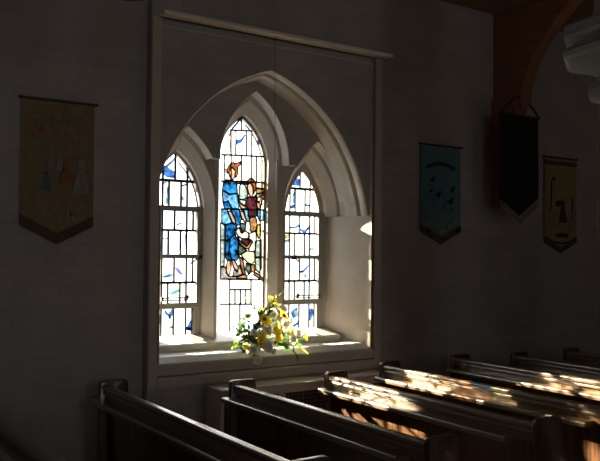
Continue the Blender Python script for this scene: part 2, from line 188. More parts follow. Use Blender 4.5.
for nm, c, mo in (('blue_glass', (.02, .17, .42), .45), ('sky_glass', (.16, .42, .72), .3), ('robe_glass', (.01, .10, .30), .45), ('hair_glass', (.36, .10, .03), .3), ('face_glass', (.66, .36, .24), .15), ('skin_glass', (.58, .33, .21), .2),
                  ('meadow_glass', (.46, .60, .44), .3), ('amber_glass', (.46, .21, .06), .3), ('maroon_glass', (.075, .016, .018), .3), ('cream_glass', (.68, .58, .44), .15), ('white_glass', (.74, .71, .62), .12), ('straw_glass', (.70, .62, .32), .15),
                  ('mist_glass', (.40, .46, .38), .25), ('brown_glass', (.36, .17, .06), .25), ('green_glass', (.09, .15, .09), .4), ('yellow_glass', (.62, .45, .08), .2), ('mauve_glass', (.36, .29, .26), .25),
                  ('blue_paint', (.05, .15, .46), .35), ('pale_paint', (.16, .30, .42), .3), ('violet_paint', (.16, .14, .48), .2), ('green_paint', (.10, .38, .26), .2), ('yellow_paint', (.45, .32, .03), .2), ('rose_paint', (.55, .18, .16), .2)):
    M[nm] = glass_mat(nm, tuple(v * .68 for v in c), mo)

# ------------------------------------------------------------------ mesh helpers
class MB:
    def __init__(s): s.v = []; s.f = []; s.mi = []
    def add(s, verts, faces, k=0):
        o = len(s.v); s.v += [tuple(p) for p in verts]; s.f += [tuple(i + o for i in f) for f in faces]; s.mi += [k] * len(faces)
    def box(s, a, b, k=0):
        (x0, y0, z0), (x1, y1, z1) = a, b
        s.add([(x0, y0, z0), (x1, y0, z0), (x1, y1, z0), (x0, y1, z0), (x0, y0, z1), (x1, y0, z1), (x1, y1, z1), (x0, y1, z1)],
              [(3, 2, 1, 0), (4, 5, 6, 7), (0, 1, 5, 4), (1, 2, 6, 5), (2, 3, 7, 6), (3, 0, 4, 7)], k)
    def prism_y(s, poly, y0, y1, k=0):          # poly in (x, z)
        n = len(poly)
        s.add([(x, y0, z) for x, z in poly] + [(x, y1, z) for x, z in poly],
              [tuple(range(n)), tuple(range(2 * n - 1, n - 1, -1))] + [(i, i + n, (i + 1) % n + n, (i + 1) % n) for i in range(n)], k)
    def prism_x(s, poly, x0, x1, k=0):          # poly in (y, z)
        n = len(poly)
        s.add([(x0, y, z) for y, z in poly] + [(x1, y, z) for y, z in poly],
              [tuple(range(n)), tuple(range(2 * n - 1, n - 1, -1))] + [(i, i + n, (i + 1) % n + n, (i + 1) % n) for i in range(n)], k)
    def prism_z(s, poly, z0, z1, k=0):          # poly in (x, y)
        n = len(poly)
        s.add([(x, y, z0) for x, y in poly] + [(x, y, z1) for x, y in poly],
              [tuple(range(n)), tuple(range(2 * n - 1, n - 1, -1))] + [(i, i + n, (i + 1) % n + n, (i + 1) % n) for i in range(n)], k)
    def tube(s, pts, r, n=6, k=0, r1=None):
        pts = [Vector(p) for p in pts]; rings = []
        for i, p in enumerate(pts):
            t = (pts[min(i + 1, len(pts) - 1)] - pts[max(i - 1, 0)])
            if t.length < 1e-9: t = Vector((0, 0, 1))
            t.normalize(); a = t.cross(Vector((0, 0, 1)))
            if a.length < 1e-3: a = t.cross(Vector((0, 1, 0)))
            a.normalize(); b = t.cross(a)
            rr = r if r1 is None else r + (r1 - r) * i / max(1, len(pts) - 1)
            rings.append([p + (a * math.cos(q) + b * math.sin(q)) * rr for q in (2 * math.pi * j / n for j in range(n))])
        vs = [q for ring in rings for q in ring]; fs = []
        for i in range(len(pts) - 1):
            for j in range(n):
                fs.append((i * n + j, i * n + (j + 1) % n, (i + 1) * n + (j + 1) % n, (i + 1) * n + j))
        fs += [tuple(range(n - 1, -1, -1)), tuple(range((len(pts) - 1) * n, len(pts) * n))]
        s.add(vs, fs, k)
    def lathe(s, prof, c, n=40, k=0, a0=0.):           # prof in (r, z)
        vs = []; fs = []
        for r, z in prof:
            for j in range(n):
                a = a0 + 2 * math.pi * j / n; vs.append((c[0] + r * math.cos(a), c[1] + r * math.sin(a), c[2] + z))
        for i in range(len(prof) - 1):
            for j in range(n):
                fs.append((i * n + j, i * n + (j + 1) % n, (i + 1) * n + (j + 1) % n, (i + 1) * n + j))
        s.add(vs, fs, k)
    def poly(s, pts, k=0): s.add(pts, [tuple(range(len(pts)))], k)
    def sphere(s, c, r, k=0, nu=10, nv=6, sc=(1, 1, 1)):
        vs = []; fs = []
        for i in range(nv + 1):
            th = math.pi * i / nv
            for j in range(nu):
                a = 2 * math.pi * j / nu
                vs.append((c[0] + sc[0] * r * math.sin(th) * math.cos(a), c[1] + sc[1] * r * math.sin(th) * math.sin(a), c[2] + sc[2] * r * math.cos(th)))
        for i in range(nv):
            for j in range(nu):
                fs.append((i * nu + j, (i + 1) * nu + j, (i + 1) * nu + (j + 1) % nu, i * nu + (j + 1) % nu))
        s.add(vs, fs, k)
    def build(s, name, mats, parent=None, smooth=30., bevel=0., recalc=True, at=(0, 0, 0)):
        me = bpy.data.meshes.new(name)
        me.from_pydata([(x - at[0], y - at[1], z - at[2]) for x, y, z in s.v], [], s.f)
        if not isinstance(mats, (list, tuple)): mats = [mats]
        for m in mats: me.materials.append(M[m])
        for p, i in zip(me.polygons, s.mi): p.material_index = i
        bm = bmesh.new(); bm.from_mesh(me)
        bmesh.ops.remove_doubles(bm, verts=bm.verts, dist=1e-5)
        if recalc: bmesh.ops.recalc_face_normals(bm, faces=bm.faces)
        if bevel:
            es = [e for e in bm.edges if len(e.link_faces) == 2 and e.calc_face_angle(0) > .6]
            bmesh.ops.bevel(bm, geom=es, offset=bevel, segments=2, profile=.5, affect='EDGES', clamp_overlap=True)
        bm.to_mesh(me); bm.free()
        if smooth:
            for p in me.polygons: p.use_smooth = True
            me.set_sharp_from_angle(angle=math.radians(smooth))
        o = bpy.data.objects.new(name, me); COL.objects.link(o)
        o.location = at
        if parent is not None:
            o.parent = parent
            o.location = Vector(at) - world_loc(parent)
        return o

def world_loc(o):
    p = Vector(o.location)
    while o.parent is not None:
        o = o.parent; p = p + Vector(o.location)
    return p

def tag(o, label=None, cat=None, group=None, kind=None):
    for k, v in (('label', label), ('category', cat), ('group', group), ('kind', kind)):
        if v: o[k] = v
    return o

def thing(name, loc, label, cat, group=None, kind=None):
    o = bpy.data.objects.new(name, None); COL.objects.link(o); o.location = loc
    o.empty_display_size = .1
    return tag(o, label, cat, group, kind)

def struct(o, label, cat): return tag(o, label, cat, None, 'structure')

def rounded(poly, rads, n=4):
    """poly of (x, z) with a corner radius each"""
    out = []; N = len(poly)
    for i, p in enumerate(poly):
        r = rads[i] if isinstance(rads, (list, tuple)) else rads
        P = Vector(p); A = Vector(poly[i - 1]); B = Vector(poly[(i + 1) % N])
        if r <= 0: out.append(tuple(P)); continue
        a = (A - P).normalized(); b = (B - P).normalized(); ang = a.angle(b)
        d = min(r / math.tan(ang / 2), .49 * (A - P).length, .49 * (B - P).length)
        s0 = P + a * d; s1 = P + b * d
        for j in range(n + 1):
            t = j / n; q = s0.lerp(P, t).lerp(P.lerp(s1, t), t); out.append(tuple(q))
    return out

def arch(x0, h, zs, za, n=16, zb=None):
    """pointed arch from right springing over the apex to the left springing, (x, z)"""
    A = za - zs; R = (h * h + A * A) / (2 * h); th = math.asin(min(1, A / R))
    if A > R: th = math.pi - th
    right = [(x0 + h - R + R * math.cos(th * i / n), zs + R * math.sin(th * i / n)) for i in range(n + 1)]
    left = [(2 * x0 - x, z) for x, z in reversed(right[:-1])]
    pts = right + left
    if zb is not None: pts = [(x0 + h, zb)] + pts + [(x0 - h, zb)]
    return pts

def offset(pts, d):
    """grow an open outline outwards from its own middle line by d (approximate, for borders)"""
    return pts

# ------------------------------------------------------------------ the setting
XC = 3.633                       # middle of the window
LAN = dict(left=(2.922, .268, 2.274, 2.81), centre=(3.605, .260, 2.735, 3.20), right=(4.305, .252, 2.274, 2.80))
# depth, how far each order stands outside the glass (width, height)
STEP = [(.31, .108, .192), (.318, .104, .187), (.418, .096, .174), (.422, .090, .164), (.430, .070, .126), (.518, .014, .028), (.526, .006, .014), (.605, .0, .0)]
ORD = {k: [(y, v[1] + dw, v[3] + dz) for y, dw, dz in STEP] for k, v in LAN.items()}
STUB = 2.735; SPR = 2.274
CEIL = 4.58
YW = .66                          # outer face of the wall

# floor, ceiling and the walls that are out of frame
b = MB(); b.box((-4, -9.4, -.2), (11.2, YW, 0)); struct(b.build('floor', 'floor'), 'dark floor under the pews', 'floor')
b = MB(); b.box((-4, -9.4, CEIL), (11.2, YW, CEIL + .15)); struct(b.build('ceiling', 'ceiling'), 'brown boarded ceiling above the wall', 'ceiling')
b = MB(); b.box((-4.2, -9.4, 0), (-4, YW, CEIL)); struct(b.build('wall_near', 'plaster'), 'plain wall behind the camera on the left, out of frame', 'wall')
b = MB(); b.box((11.2, -9.4, 0), (11.4, YW, CEIL)); struct(b.build('wall_far', 'plaster'), 'plain far end wall beyond the pews, out of frame', 'wall')
# opposite wall with unseen openings, added and sized to daylight the room
b = MB(); xs = [-4]
OPEN = [(-1.6, -.8), (1.2, 2.0), (5.4, 5.62)]
cur = -4
for a0, a1 in OPEN:
    b.box((cur, -9.6, 0), (a0, -9.4, CEIL)); b.box((a0, -9.6, 0), (a1, -9.4, 1.5)); b.box((a0, -9.6, 3.6), (a1, -9.4, CEIL)); cur = a1
b.box((cur, -9.6, 0), (11.2, -9.4, CEIL))
struct(b.build('wall_back', 'plaster', smooth=0), 'opposite wall with openings added for daylight, behind the camera', 'wall')

# long brick wall, left and right of the projecting window bay
BX0, BX1 = 2.44, 4.84
b = MB()
b.box((-4, .1, 0), (BX0, YW, CEIL)); b.box((BX1, .1, 0), (11.2, YW, CEIL))
struct(b.build('wall_left', 'brick', smooth=0), 'white painted brick wall with banners either side of the window', 'wall')
# bay: a shallow projection of the wall around the window, opening 2.526..4.755 x 0.82..3.80
b = MB()
IX0, IX1 = 2.514, 4.755
b.box((BX0, 0, 0), (IX0, YW, CEIL)); b.box((IX1 + .012, 0, 0), (BX1, YW, CEIL))
b.box((IX0, 0, 3.80), (IX1 + .012, YW, CEIL)); b.box((IX0, 0, 0), (IX1 + .012, YW, .82))
struct(b.build('wall_bay', 'brick', smooth=0), 'shallow projecting brick bay around the stained glass window', 'wall')
# outer leaf of the wall with the three lights cut through
bm = bmesh.new()
loops = [[(IX0, .82), (IX1 + .012, .82), (IX1 + .012, 3.80), (IX0, 3.80)]]
for k in LAN:
    x0, h, zs, za = LAN[k]; loops.append(arch(x0, h, zs, za, 12, 1.15))
edges = []
for lp in loops:
    vs = [bm.verts.new((x, .605, z)) for x, z in lp]
    edges += [bm.edges.new((vs[i], vs[(i + 1) % len(vs)])) for i in range(len(vs))]
r = bmesh.ops.triangle_fill(bm, use_beauty=True, edges=edges)
fs = [g for g in r['geom'] if isinstance(g, bmesh.types.BMFace)]
ex = bmesh.ops.extrude_face_region(bm, geom=fs)
bmesh.ops.translate(bm, verts=[g for g in ex['geom'] if isinstance(g, bmesh.types.BMVert)], vec=(0, YW - .605, 0))
bmesh.ops.recalc_face_normals(bm, faces=bm.faces)
me = bpy.data.meshes.new('window_1'); bm.to_mesh(me); bm.free(); me.materials.append(M['stone'])

# window_1: the stone window: outer leaf, arch panel, moulded orders, tracery, reveals, mullions, sill
W = bpy.data.objects.new('window_1', me); COL.objects.link(W)
struct(W, 'stone window of three pointed lights under one large pointed arch', 'window')

XA = 3.592
BIG_H, BIG_ZS, BIG_ZA = 1.124, 2.06, 3.53
def big(dh, dz=None, n=40):
    pts = arch(XA, BIG_H - dh, BIG_ZS, BIG_ZA - (dh if dz is None else dz), n)
    # keep only what stands above the flat reveals
    out = []
    for i, (x, z) in enumerate(pts):
        if z >= SPR: out.append((x, z))
    # exact springing points
    h = BIG_H - dh; A = BIG_ZA - (dh if dz is None else dz) - BIG_ZS; R = (h * h + A * A) / (2 * h)
    xs_ = XA + h - R + math.sqrt(max(0, R * R - (SPR - BIG_ZS) ** 2))
    return [(xs_, SPR)] + out + [(2 * XA - xs_, SPR)]
# panel face with the arch opening
bm = bmesh.new()
o0 = big(0)
fr = [(IX1 - .02, SPR), (IX1 - .02, 3.80), (IX0, 3.80), (IX0, SPR)]
loop = o0 + [(IX0, SPR), (IX0, 3.80), (IX1 - .02, 3.80), (IX1 - .02, SPR)]
vs = [bm.verts.new((x, .03, z)) for x, z in loop]
es = [bm.edges.new((vs[i], vs[(i + 1) % len(vs)])) for i in range(len(vs))]
bmesh.ops.triangle_fill(bm, use_beauty=True, edges=es)
bmesh.ops.recalc_face_normals(bm, faces=bm.faces)
ex = bmesh.ops.extrude_face_region(bm, geom=list(bm.faces))
bmesh.ops.translate(bm, verts=[g for g in ex['geom'] if isinstance(g, bmesh.types.BMVert)], vec=(0, .04, 0))
bmesh.ops.recalc_face_normals(bm, faces=bm.faces)
me = bpy.data.meshes.new('arch_panel'); bm.to_mesh(me); bm.free(); me.materials.append(M['brick'])
o = bpy.data.objects.new('arch_panel', me); COL.objects.link(o); o.parent = W
# moulded orders of the great arch, swept from the panel face back to the tracery
prof = [(.03, 0, 0), (.036, .008, .005), (.05, .014, .010), (.105, .016, .012), (.118, .012, .008), (.124, -.006, -.004), (.150, -.010, -.006), (.156, .020, .014), (.165, .030, .022), (.225, .034, .026), (.245, .042, .036), (.31, .052, .046)]
b = MB()
rings = [[(x, y, z) for x, z in big(dh, dz)] for y, dh, dz in prof]
n = min(len(r_) for r_ in rings)
def resample(pts, n):
    L = [0]
    for i in range(1, len(pts)): L.append(L[-1] + math.dist(pts[i], pts[i - 1]))
    out = []; j = 0
    for k in range(n):
        t = L[-1] * k / (n - 1)
        while j < len(L) - 2 and L[j + 1] < t: j += 1
        u = (t - L[j]) / max(1e-9, L[j + 1] - L[j]); out.append(tuple(Vector(pts[j]).lerp(Vector(pts[j + 1]), u)))
    return out
rings = [resample(r_, 81) for r_ in rings]
vs = [p for r_ in rings for p in r_]; fs = []
for i in range(len(rings) - 1):
    for j in range(80): fs.append((i * 81 + j, i * 81 + j + 1, (i + 1) * 81 + j + 1, (i + 1) * 81 + j))
b.add(vs, fs); b.build('arch_moulding', 'stone', W, smooth=35)
# tracery plate behind the great arch
def clip_arch(key, lo_left, lo_right):
    x0 = LAN[key][0]; Y, h, za = ORD[key][0]; zs = LAN[key][2]
    return [(x, z) for x, z in arch(x0, h, zs, za, 24) if z >= (lo_right if x > x0 else lo_left) - 1e-6]
bm = bmesh.new()
outer = resample(big(.050, .044), 81)
bot = []                                      # left springing -> right springing along the heads of the lights
for key, ll, lr in (('left', SPR, STUB), ('centre', STUB, STUB), ('right', STUB, SPR)):
    bot += list(reversed(clip_arch(key, ll, lr)))
loop = [(x, z) for x, z in outer] + bot
vs = [bm.verts.new((x, .31, z)) for x, z in loop]
es = [bm.edges.new((vs[i], vs[(i + 1) % len(vs)])) for i in range(len(vs))]
bmesh.ops.triangle_fill(bm, use_beauty=True, edges=es)
ex = bmesh.ops.extrude_face_region(bm, geom=list(bm.faces))
bmesh.ops.translate(bm, verts=[g for g in ex['geom'] if isinstance(g, bmesh.types.BMVert)], vec=(0, .085, 0))
bmesh.ops.recalc_face_normals(bm, faces=bm.faces)
me = bpy.data.meshes.new('tracery'); bm.to_mesh(me); bm.free(); me.materials.append(M['brick'])
o = bpy.data.objects.new('tracery', me); COL.objects.link(o); o.parent = W
# splayed orders of each light
for key in ('left', 'centre', 'right'):
    x0, h0, zs, _ = LAN[key]; b = MB(); N = 24
    rg = [[(x, y, z) for x, z in arch(x0, h, zs, za, N)] for y, h, za in ORD[key]]
    L = 2 * N + 1; vs = [p for r_ in rg for p in r_]; fs = []
    for i in range(len(rg) - 1):
        for j in range(L - 1):
            q = (i * L + j, i * L + j + 1, (i + 1) * L + j + 1, (i + 1) * L + j)
            xm = sum(vs[t][0] for t in q) / 4; zm = sum(vs[t][2] for t in q) / 4
            inner = (key == 'left' and xm > x0) or (key == 'right' and xm < x0)
            if inner and zm < STUB and i < 4: continue
            fs.append(q)
    b.add(vs, fs); b.build('light_splay', 'stone', W, smooth=20)
# mullions: the splay of the heads carried down, with a web between the heads up to the stub of the tracery
for ka, kb in (('left', 'centre'), ('centre', 'right')):
    xa = LAN[ka][0] + LAN[ka][1]; xb = LAN[kb][0] - LAN[kb][1]
    L_ = [(xa + dw * .92, y) for y, dw, _ in reversed(STEP[4:])]; R_ = [(xb - dw * .92, y) for y, dw, _ in STEP[4:]]
    b = MB(); b.prism_z(L_ + R_, 1.05, STUB + .002); b.build('mullion', 'stone', W, smooth=20)
    side_k, xin, sg = (('left', LAN['centre'][0] - LAN['centre'][1] - .05, 1) if ka == 'left' else ('right', LAN['centre'][0] + LAN['centre'][1] + .05, -1))
    x0 = LAN[side_k][0]; Y, h, za = ORD[side_k][4]
    cvp = [(x, z) for x, z in arch(x0, h, SPR, za, 24) if (x - x0) * sg >= 0 and z <= STUB + .08]
    cvp.sort(key=lambda p: p[1])
    b = MB(); b.prism_y([(xin, SPR)] + cvp + [(xin, cvp[-1][1])], .436, .60); b.build('tracery_web', 'stone', W, smooth=0)
# flat splayed reveals below the springing
for sgn in (-1, 1):
    X = lambda d: XC + sgn * d
    gx = LAN['right'][0] + LAN['right'][1] if sgn > 0 else LAN['left'][0] - LAN['left'][1]
    p = [(X(1.089), 0.0), (X(1.079), .05), (gx + sgn * .035, .565), (gx, .585), (gx, .605), (X(1.12), .605), (X(1.12), .045), (X(1.098), .045), (X(1.098), 0.0)]
    b = MB(); b.prism_z(p, .99, SPR); b.build('reveal', 'stone', W, smooth=20)
    b = MB(); p = [(X(1.089), 0.0), (X(1.084), .04), (X(1.098), .04), (X(1.098), 0.0)]
    if sgn > 0: b.prism_z(p, SPR, 3.76); b.build('arris_bead', 'trim', W, smooth=20)
b = MB(); b.box((IX0, .012, 3.735), (XC + 1.089, .035, 3.755)); b.build('arris_bead', 'trim', W, smooth=0)
# sloping sill and riser
b = MB(); b.prism_x([(.605, 1.0), (.605, 1.163), (.575, 1.160), (.335, 1.108), (.32, 1.095), (.32, 1.0)], 2.63, 4.60)
b.build('sill', 'board', W, smooth=20)
# window board with a chamfered nosing
b = MB(); b.prism_x([(.34, .99), (.34, 1.048), (.082, 1.044), (.066, 1.036), (.0, 1.002), (-.004, .99), (.0, .978), (.03, .97)], IX0, XC + 1.105)
b.build('window_board', 'board', W, smooth=20)

# painted timber frame round the bay opening
T = MB()
T.box((2.445, -.012, .818), (2.522, .02, 3.80)); T.box((4.757, -.012, .818), (4.836, .02, 3.80))
T.box((2.522, -.002, .905), (4.757, .025, .985))
T.prism_x([(.02, .82), (-.022, .82), (-.022, .885), (-.012, .897), (.02, .897)], 2.522, 4.757)
struct(T.build('trim_1', 'trim', smooth=20), 'painted frame and apron moulding around the window recess', 'window frame')
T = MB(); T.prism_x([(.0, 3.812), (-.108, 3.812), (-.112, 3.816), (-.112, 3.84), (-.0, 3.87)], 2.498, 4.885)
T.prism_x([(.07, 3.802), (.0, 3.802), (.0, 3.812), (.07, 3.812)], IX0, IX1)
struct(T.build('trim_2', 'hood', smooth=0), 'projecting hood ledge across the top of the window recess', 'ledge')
# shallow pilaster at the right edge of the picture
b = MB(); b.box((8.40, -.02, 0), (8.9, .1, CEIL)); struct(b.build('wall_pilaster', 'plaster', smooth=0), 'shallow pilaster at the far right edge of the brick wall', 'pilaster')

# ------------------------------------------------------------------ glazing of the three lights
GY = .585
def ribbon(mb, p, q, w=.0185, y0=GY - .006, y1=GY + .006):
    P = Vector(p); Q = Vector(q); d = (Q - P)
    if d.length < 1e-4: return
    d.normalize(); P -= d * w * .4; Q += d * w * .4; nrm = Vector((-d.y, d.x)) * w / 2
    mb.prism_y([tuple(P + nrm), tuple(Q + nrm), tuple(Q - nrm), tuple(P - nrm)], y0, y1)

def half_width(key, z):
    x0, h, zs, za = LAN[key]
    if z <= zs: return h
    A = za - zs; R = (h * h + A * A) / (2 * h)
    return max(0, h - R + math.sqrt(max(0, R * R - (z - zs) ** 2)))

def glazing(name, key, label):
    x0, h, zs, za = LAN[key]
    out = arch(x0, h, zs, za, 20, 1.155)
    b = MB(); b.poly([(x, GY, z) for x, z in out])
    o = b.build(name, 'clear', smooth=0); struct(o, label, 'window')
    return o
def rim(mb, key, z0, w=.02):
    x0, h, zs, za = LAN[key]; A = arch(x0, h, zs, za, 20, z0); B = arch(x0, h - w, zs, za - w * 1.6, 20, z0)
    for i in range(len(A) - 1):
        mb.prism_y([A[i], A[i + 1], B[i + 1], B[i]], GY - .012, GY + .012)
def paint(parent, blobs, y, name='painted_glass'):
    names = sorted(set(m for m, _ in blobs)); b = MB()
    for i, (m, pts) in enumerate(blobs):
        cx_ = sum(p[0] for p in pts) / len(pts); cz_ = sum(p[1] for p in pts) / len(pts)
        b.poly([(cx_ + (x - cx_) * 1.3, y - .0004 * (i % 5), cz_ + (z - cz_) * 1.45) for x, z in pts], names.index(m))
    return b.build(name, names, parent, smooth=0, recalc=False)

# centre light with the figures
wc = glazing('window_2', 'centre', 'tall middle light of stained glass showing figures in blue and brown')
paint(wc, PAINT_CENTRE, GY - .002)
names = sorted(set(m for m, _ in FIGURE)); b = MB()
for i, (m, pts) in enumerate(FIGURE): b.poly([(x, GY - .003, z) for x, z in pts], names.index(m))
b.build('stained_figures', names, wc, smooth=0, recalc=False)
b = MB()
for p, q in LEAD_CENTRE: ribbon(b, p, q, .0165)
for m, pts in FIGURE:
    for i in range(len(pts)): ribbon(b, pts[i], pts[(i + 1) % len(pts)], .0135, GY - .007, GY + .004)
inn = [(x, z) for x, z in arch(3.605, .260 - .03, 2.735, 3.20 - .055, 20) if x > 3.605 and z < 3.13]
for i in range(len(inn) - 1): ribbon(b, inn[i], inn[i + 1], .010)
rim(b, 'centre', 1.155, .010)
b.build('leading', 'lead', wc, smooth=0)

# side lights with opening casements
VX = [-.147, -.086, -.028, .032, .092, .155]
def side(name, key, label, blobs, handle, stay):
    w = glazing(name, key, label); x0 = LAN[key][0]; hw = LAN[key][1]; vx = 2.957 if key == 'left' else 4.308
    paint(w, blobs, GY - .002)
    b = MB(); rim(b, key, 1.155, .012 if key == 'left' else .052); b.build('glazing_bead', 'trim', w, smooth=0); b = MB()
    def v(i, z0, z1):
        x = vx + VX[i] - x0
        zt = z1
        while half_width(key, zt) < abs(x) + .004 and zt > z0: zt -= .01
        if zt > z0: ribbon(b, (x0 + x, z0), (x0 + x, zt))
    def hz(z, w_=.021): ribbon(b, (x0 - half_width(key, z), z), (x0 + half_width(key, z), z), w_)
    hz(2.545, .026); v(2, 2.545, 2.79); v(0, 2.545, 2.66); v(4, 2.545, 2.70)
    for i in (0, 1, 3, 4): v(i, 2.31, 2.545)
    hz(2.10)
    for i in (0, 2, 4, 5): v(i, 2.10, 2.28)
    for i in (0, 1, 3, 4): v(i, 1.88, 2.10)
    hz(1.63, .023)
    for i in (0, 2, 4, 5): v(i, 1.63, 1.86)
    for i in (0, 1, 3, 4): v(i, 1.44, 1.63)
    for i in (0, 2, 4, 5): v(i, 1.155, 1.42)
    inn = [(x, z) for x, z in arch(x0, hw - .035, 2.274, LAN[key][3] - .07, 20) if x > x0 and z < 2.72]
    for i in range(len(inn) - 1): ribbon(b, inn[i], inn[i + 1], .010)
    b.build('leading', 'lead', w, smooth=0)
    f = MB(); stile = .05 if key == 'left' else .068
    for z0, z1 in ((2.272, 2.318), (1.848, 1.884), (1.398, 1.448)): f.box((x0 - hw, GY - .035, z0), (x0 + hw, GY + .015, z1))
    for s in (-1, 1):
        xa, xb = sorted((x0 + s * hw, x0 + s * (hw - (stile if s > 0 else .04)))); f.box((xa, GY - .035, 1.448), (xb, GY + .015, 1.848)); f.box((xa, GY - .035, 1.884), (xb, GY + .015, 2.272))
    f.box((x0 + hw - .072, GY - .02, 1.155), (x0 + hw, GY + .015, 1.398))
    f.build('casement_frame', 'grey_metal', w, smooth=0, bevel=.003)
    g = MB()
    hx, hz0, hx1, hz1 = handle
    g.tube([(hx, GY - .06, hz0), ((hx + hx1) / 2, GY - .075, (hz0 + hz1) / 2 + .004), (hx1, GY - .07, hz1)], .009, 8, r1=.006); g.box((hx - .018, GY - .06, hz0 - .018), (hx + .018, GY - .03, hz0 + .018))
    g.build('casement_handle', 'black_iron', w, smooth=40)
    s0, s1, sz = stay
    g = MB(); g.tube([(s0, GY - .06, sz), (s1, GY - .06, sz)], .006, 8); g.tube([(s0, GY - .055, sz - .022), (s1, GY - .055, sz - .022)], .005, 8); g.sphere((s1, GY - .062, sz + .004), .022)
    g.box((s0 - .01, GY - .06, sz - .03), (s0 + .01, GY - .03, sz + .01)); g.box((s1 - .012, GY - .06, sz - .03), (s1 + .012, GY - .03, sz))
    g.build('casement_stay', 'black_iron', w, smooth=40)
side('window_3', 'left', 'left narrow light of clear leaded glass with blue streaks', PAINT_LEFT, (3.165, 1.862, 3.055, 1.80), (2.80, 3.03, 1.497))
side('window_4', 'right', 'right narrow light of clear leaded glass with yellow patch', PAINT_RIGHT, (4.185, 1.858, 4.25, 1.79), (4.49, 4.225, 1.487))

# ------------------------------------------------------------------ roof timber and column on the right
bx = 6.524
b = MB()
cv = [(-.285, 3.50), (-.290, 3.60), (-.305, 3.72), (-.350, 3.85), (-.410, 3.966), (-.475, 4.06), (-.545, 4.14), (-.666, 4.275), (-.79, 4.385), (-.92, 4.485), (-1.07, CEIL - .002)]
b.prism_x([(.102, 3.50)] + cv + [(.102, CEIL - .002)], bx, bx + .13)
br = thing('roof_brace', (bx, .1, 3.3), 'red-brown curved timber brace rising from the wall to the ceiling', 'roof brace', kind='structure')
b.build('brace_board', 'brace', br, smooth=20, bevel=.004)
b = MB()
edge = [(bx - .012 + .077, y - .006, z) for y, z in cv]
for i in range(len(cv) - 1):
    (y0, z0), (y1, z1) = cv[i], cv[i + 1]
    b.add([(bx - .014, y0, z0), (bx + .144, y0, z0), (bx + .144, y0 - .022, z0 - .012), (bx - .014, y0 - .022, z0 - .012), (bx - .014, y1, z1), (bx + .144, y1, z1), (bx + .144, y1 - .022, z1 - .012), (bx - .014, y1 - .022, z1 - .012)],
          [(0, 1, 5, 4), (1, 2, 6, 5), (2, 3, 7, 6), (3, 0, 4, 7)])
b.build('edge_bead', 'brace', br, smooth=30)
b = MB(); b.prism_x([(.102, 3.30), (-.08, 3.33), (-.20, 3.40), (-.24, 3.46), (-.24, 3.55), (-.27, 3.57), (-.27, 3.63), (.102, 3.63)], bx - .03, bx + .16)
b.build('corbel', 'brace', br, smooth=20, bevel=.006)
b = MB(); b.box((bx - .02, -.02, 2.42), (bx + .15, .102, 3.30)); b.build('wall_post', 'brace', br, smooth=0, bevel=.006)

b = MB(); cx, cy = 4.03, -3.27
prof = [(.30, 0), (.30, .12), (.24, .18), (.235, .22), (.235, 2.78), (.26, 2.80), (.31, 2.815), (.318, 2.845), (.30, 2.875), (.255, 2.89), (.25, 2.95), (.33, 2.985), (.43, 3.01), (.455, 3.03), (.46, 3.055), (.435, 3.08), (.405, 3.09), (.405, 3.11), (.44, 3.125), (.452, 3.145), (.452, 3.195), (.43, 3.215), (.31, 3.24), (.28, 3.30), (.28, CEIL)]
b.lathe(prof, (cx, cy, 0), 8, a0=math.radians(146))
struct(b.build('column', 'capital', smooth=25), 'pale stone column with a moulded round capital at the upper right corner', 'column')

lx, ly, lz = 1.47, -2.02, 3.206
L_ = thing('pendant_lamp', (lx, ly, CEIL), 'dark pendant lamp bowl, only its rim showing at the top edge above the ochre banner', 'lamp')
b = MB(); b.lathe([(.0, 0), (.10, .022), (.175, .075), (.222, .15), (.24, .235), (.234, .235), (.215, .155), (.17, .085), (.098, .034), (.0, .012)], (lx, ly, lz), 40); b.build('lamp_bowl', 'brown_cloth', L_, smooth=50, at=(lx, ly, CEIL))
b = MB(); b.tube([(lx, ly, CEIL), (lx, ly, lz + .30)], .008, 8)
for k in range(3):
    a = 2.1 * k; b.tube([(lx, ly, lz + .30 + .25), (lx + .236 * math.cos(a), ly + .236 * math.sin(a), lz + .232)], .004, 6)
b.build('chain', 'rod', L_, smooth=50, at=(lx, ly, CEIL))

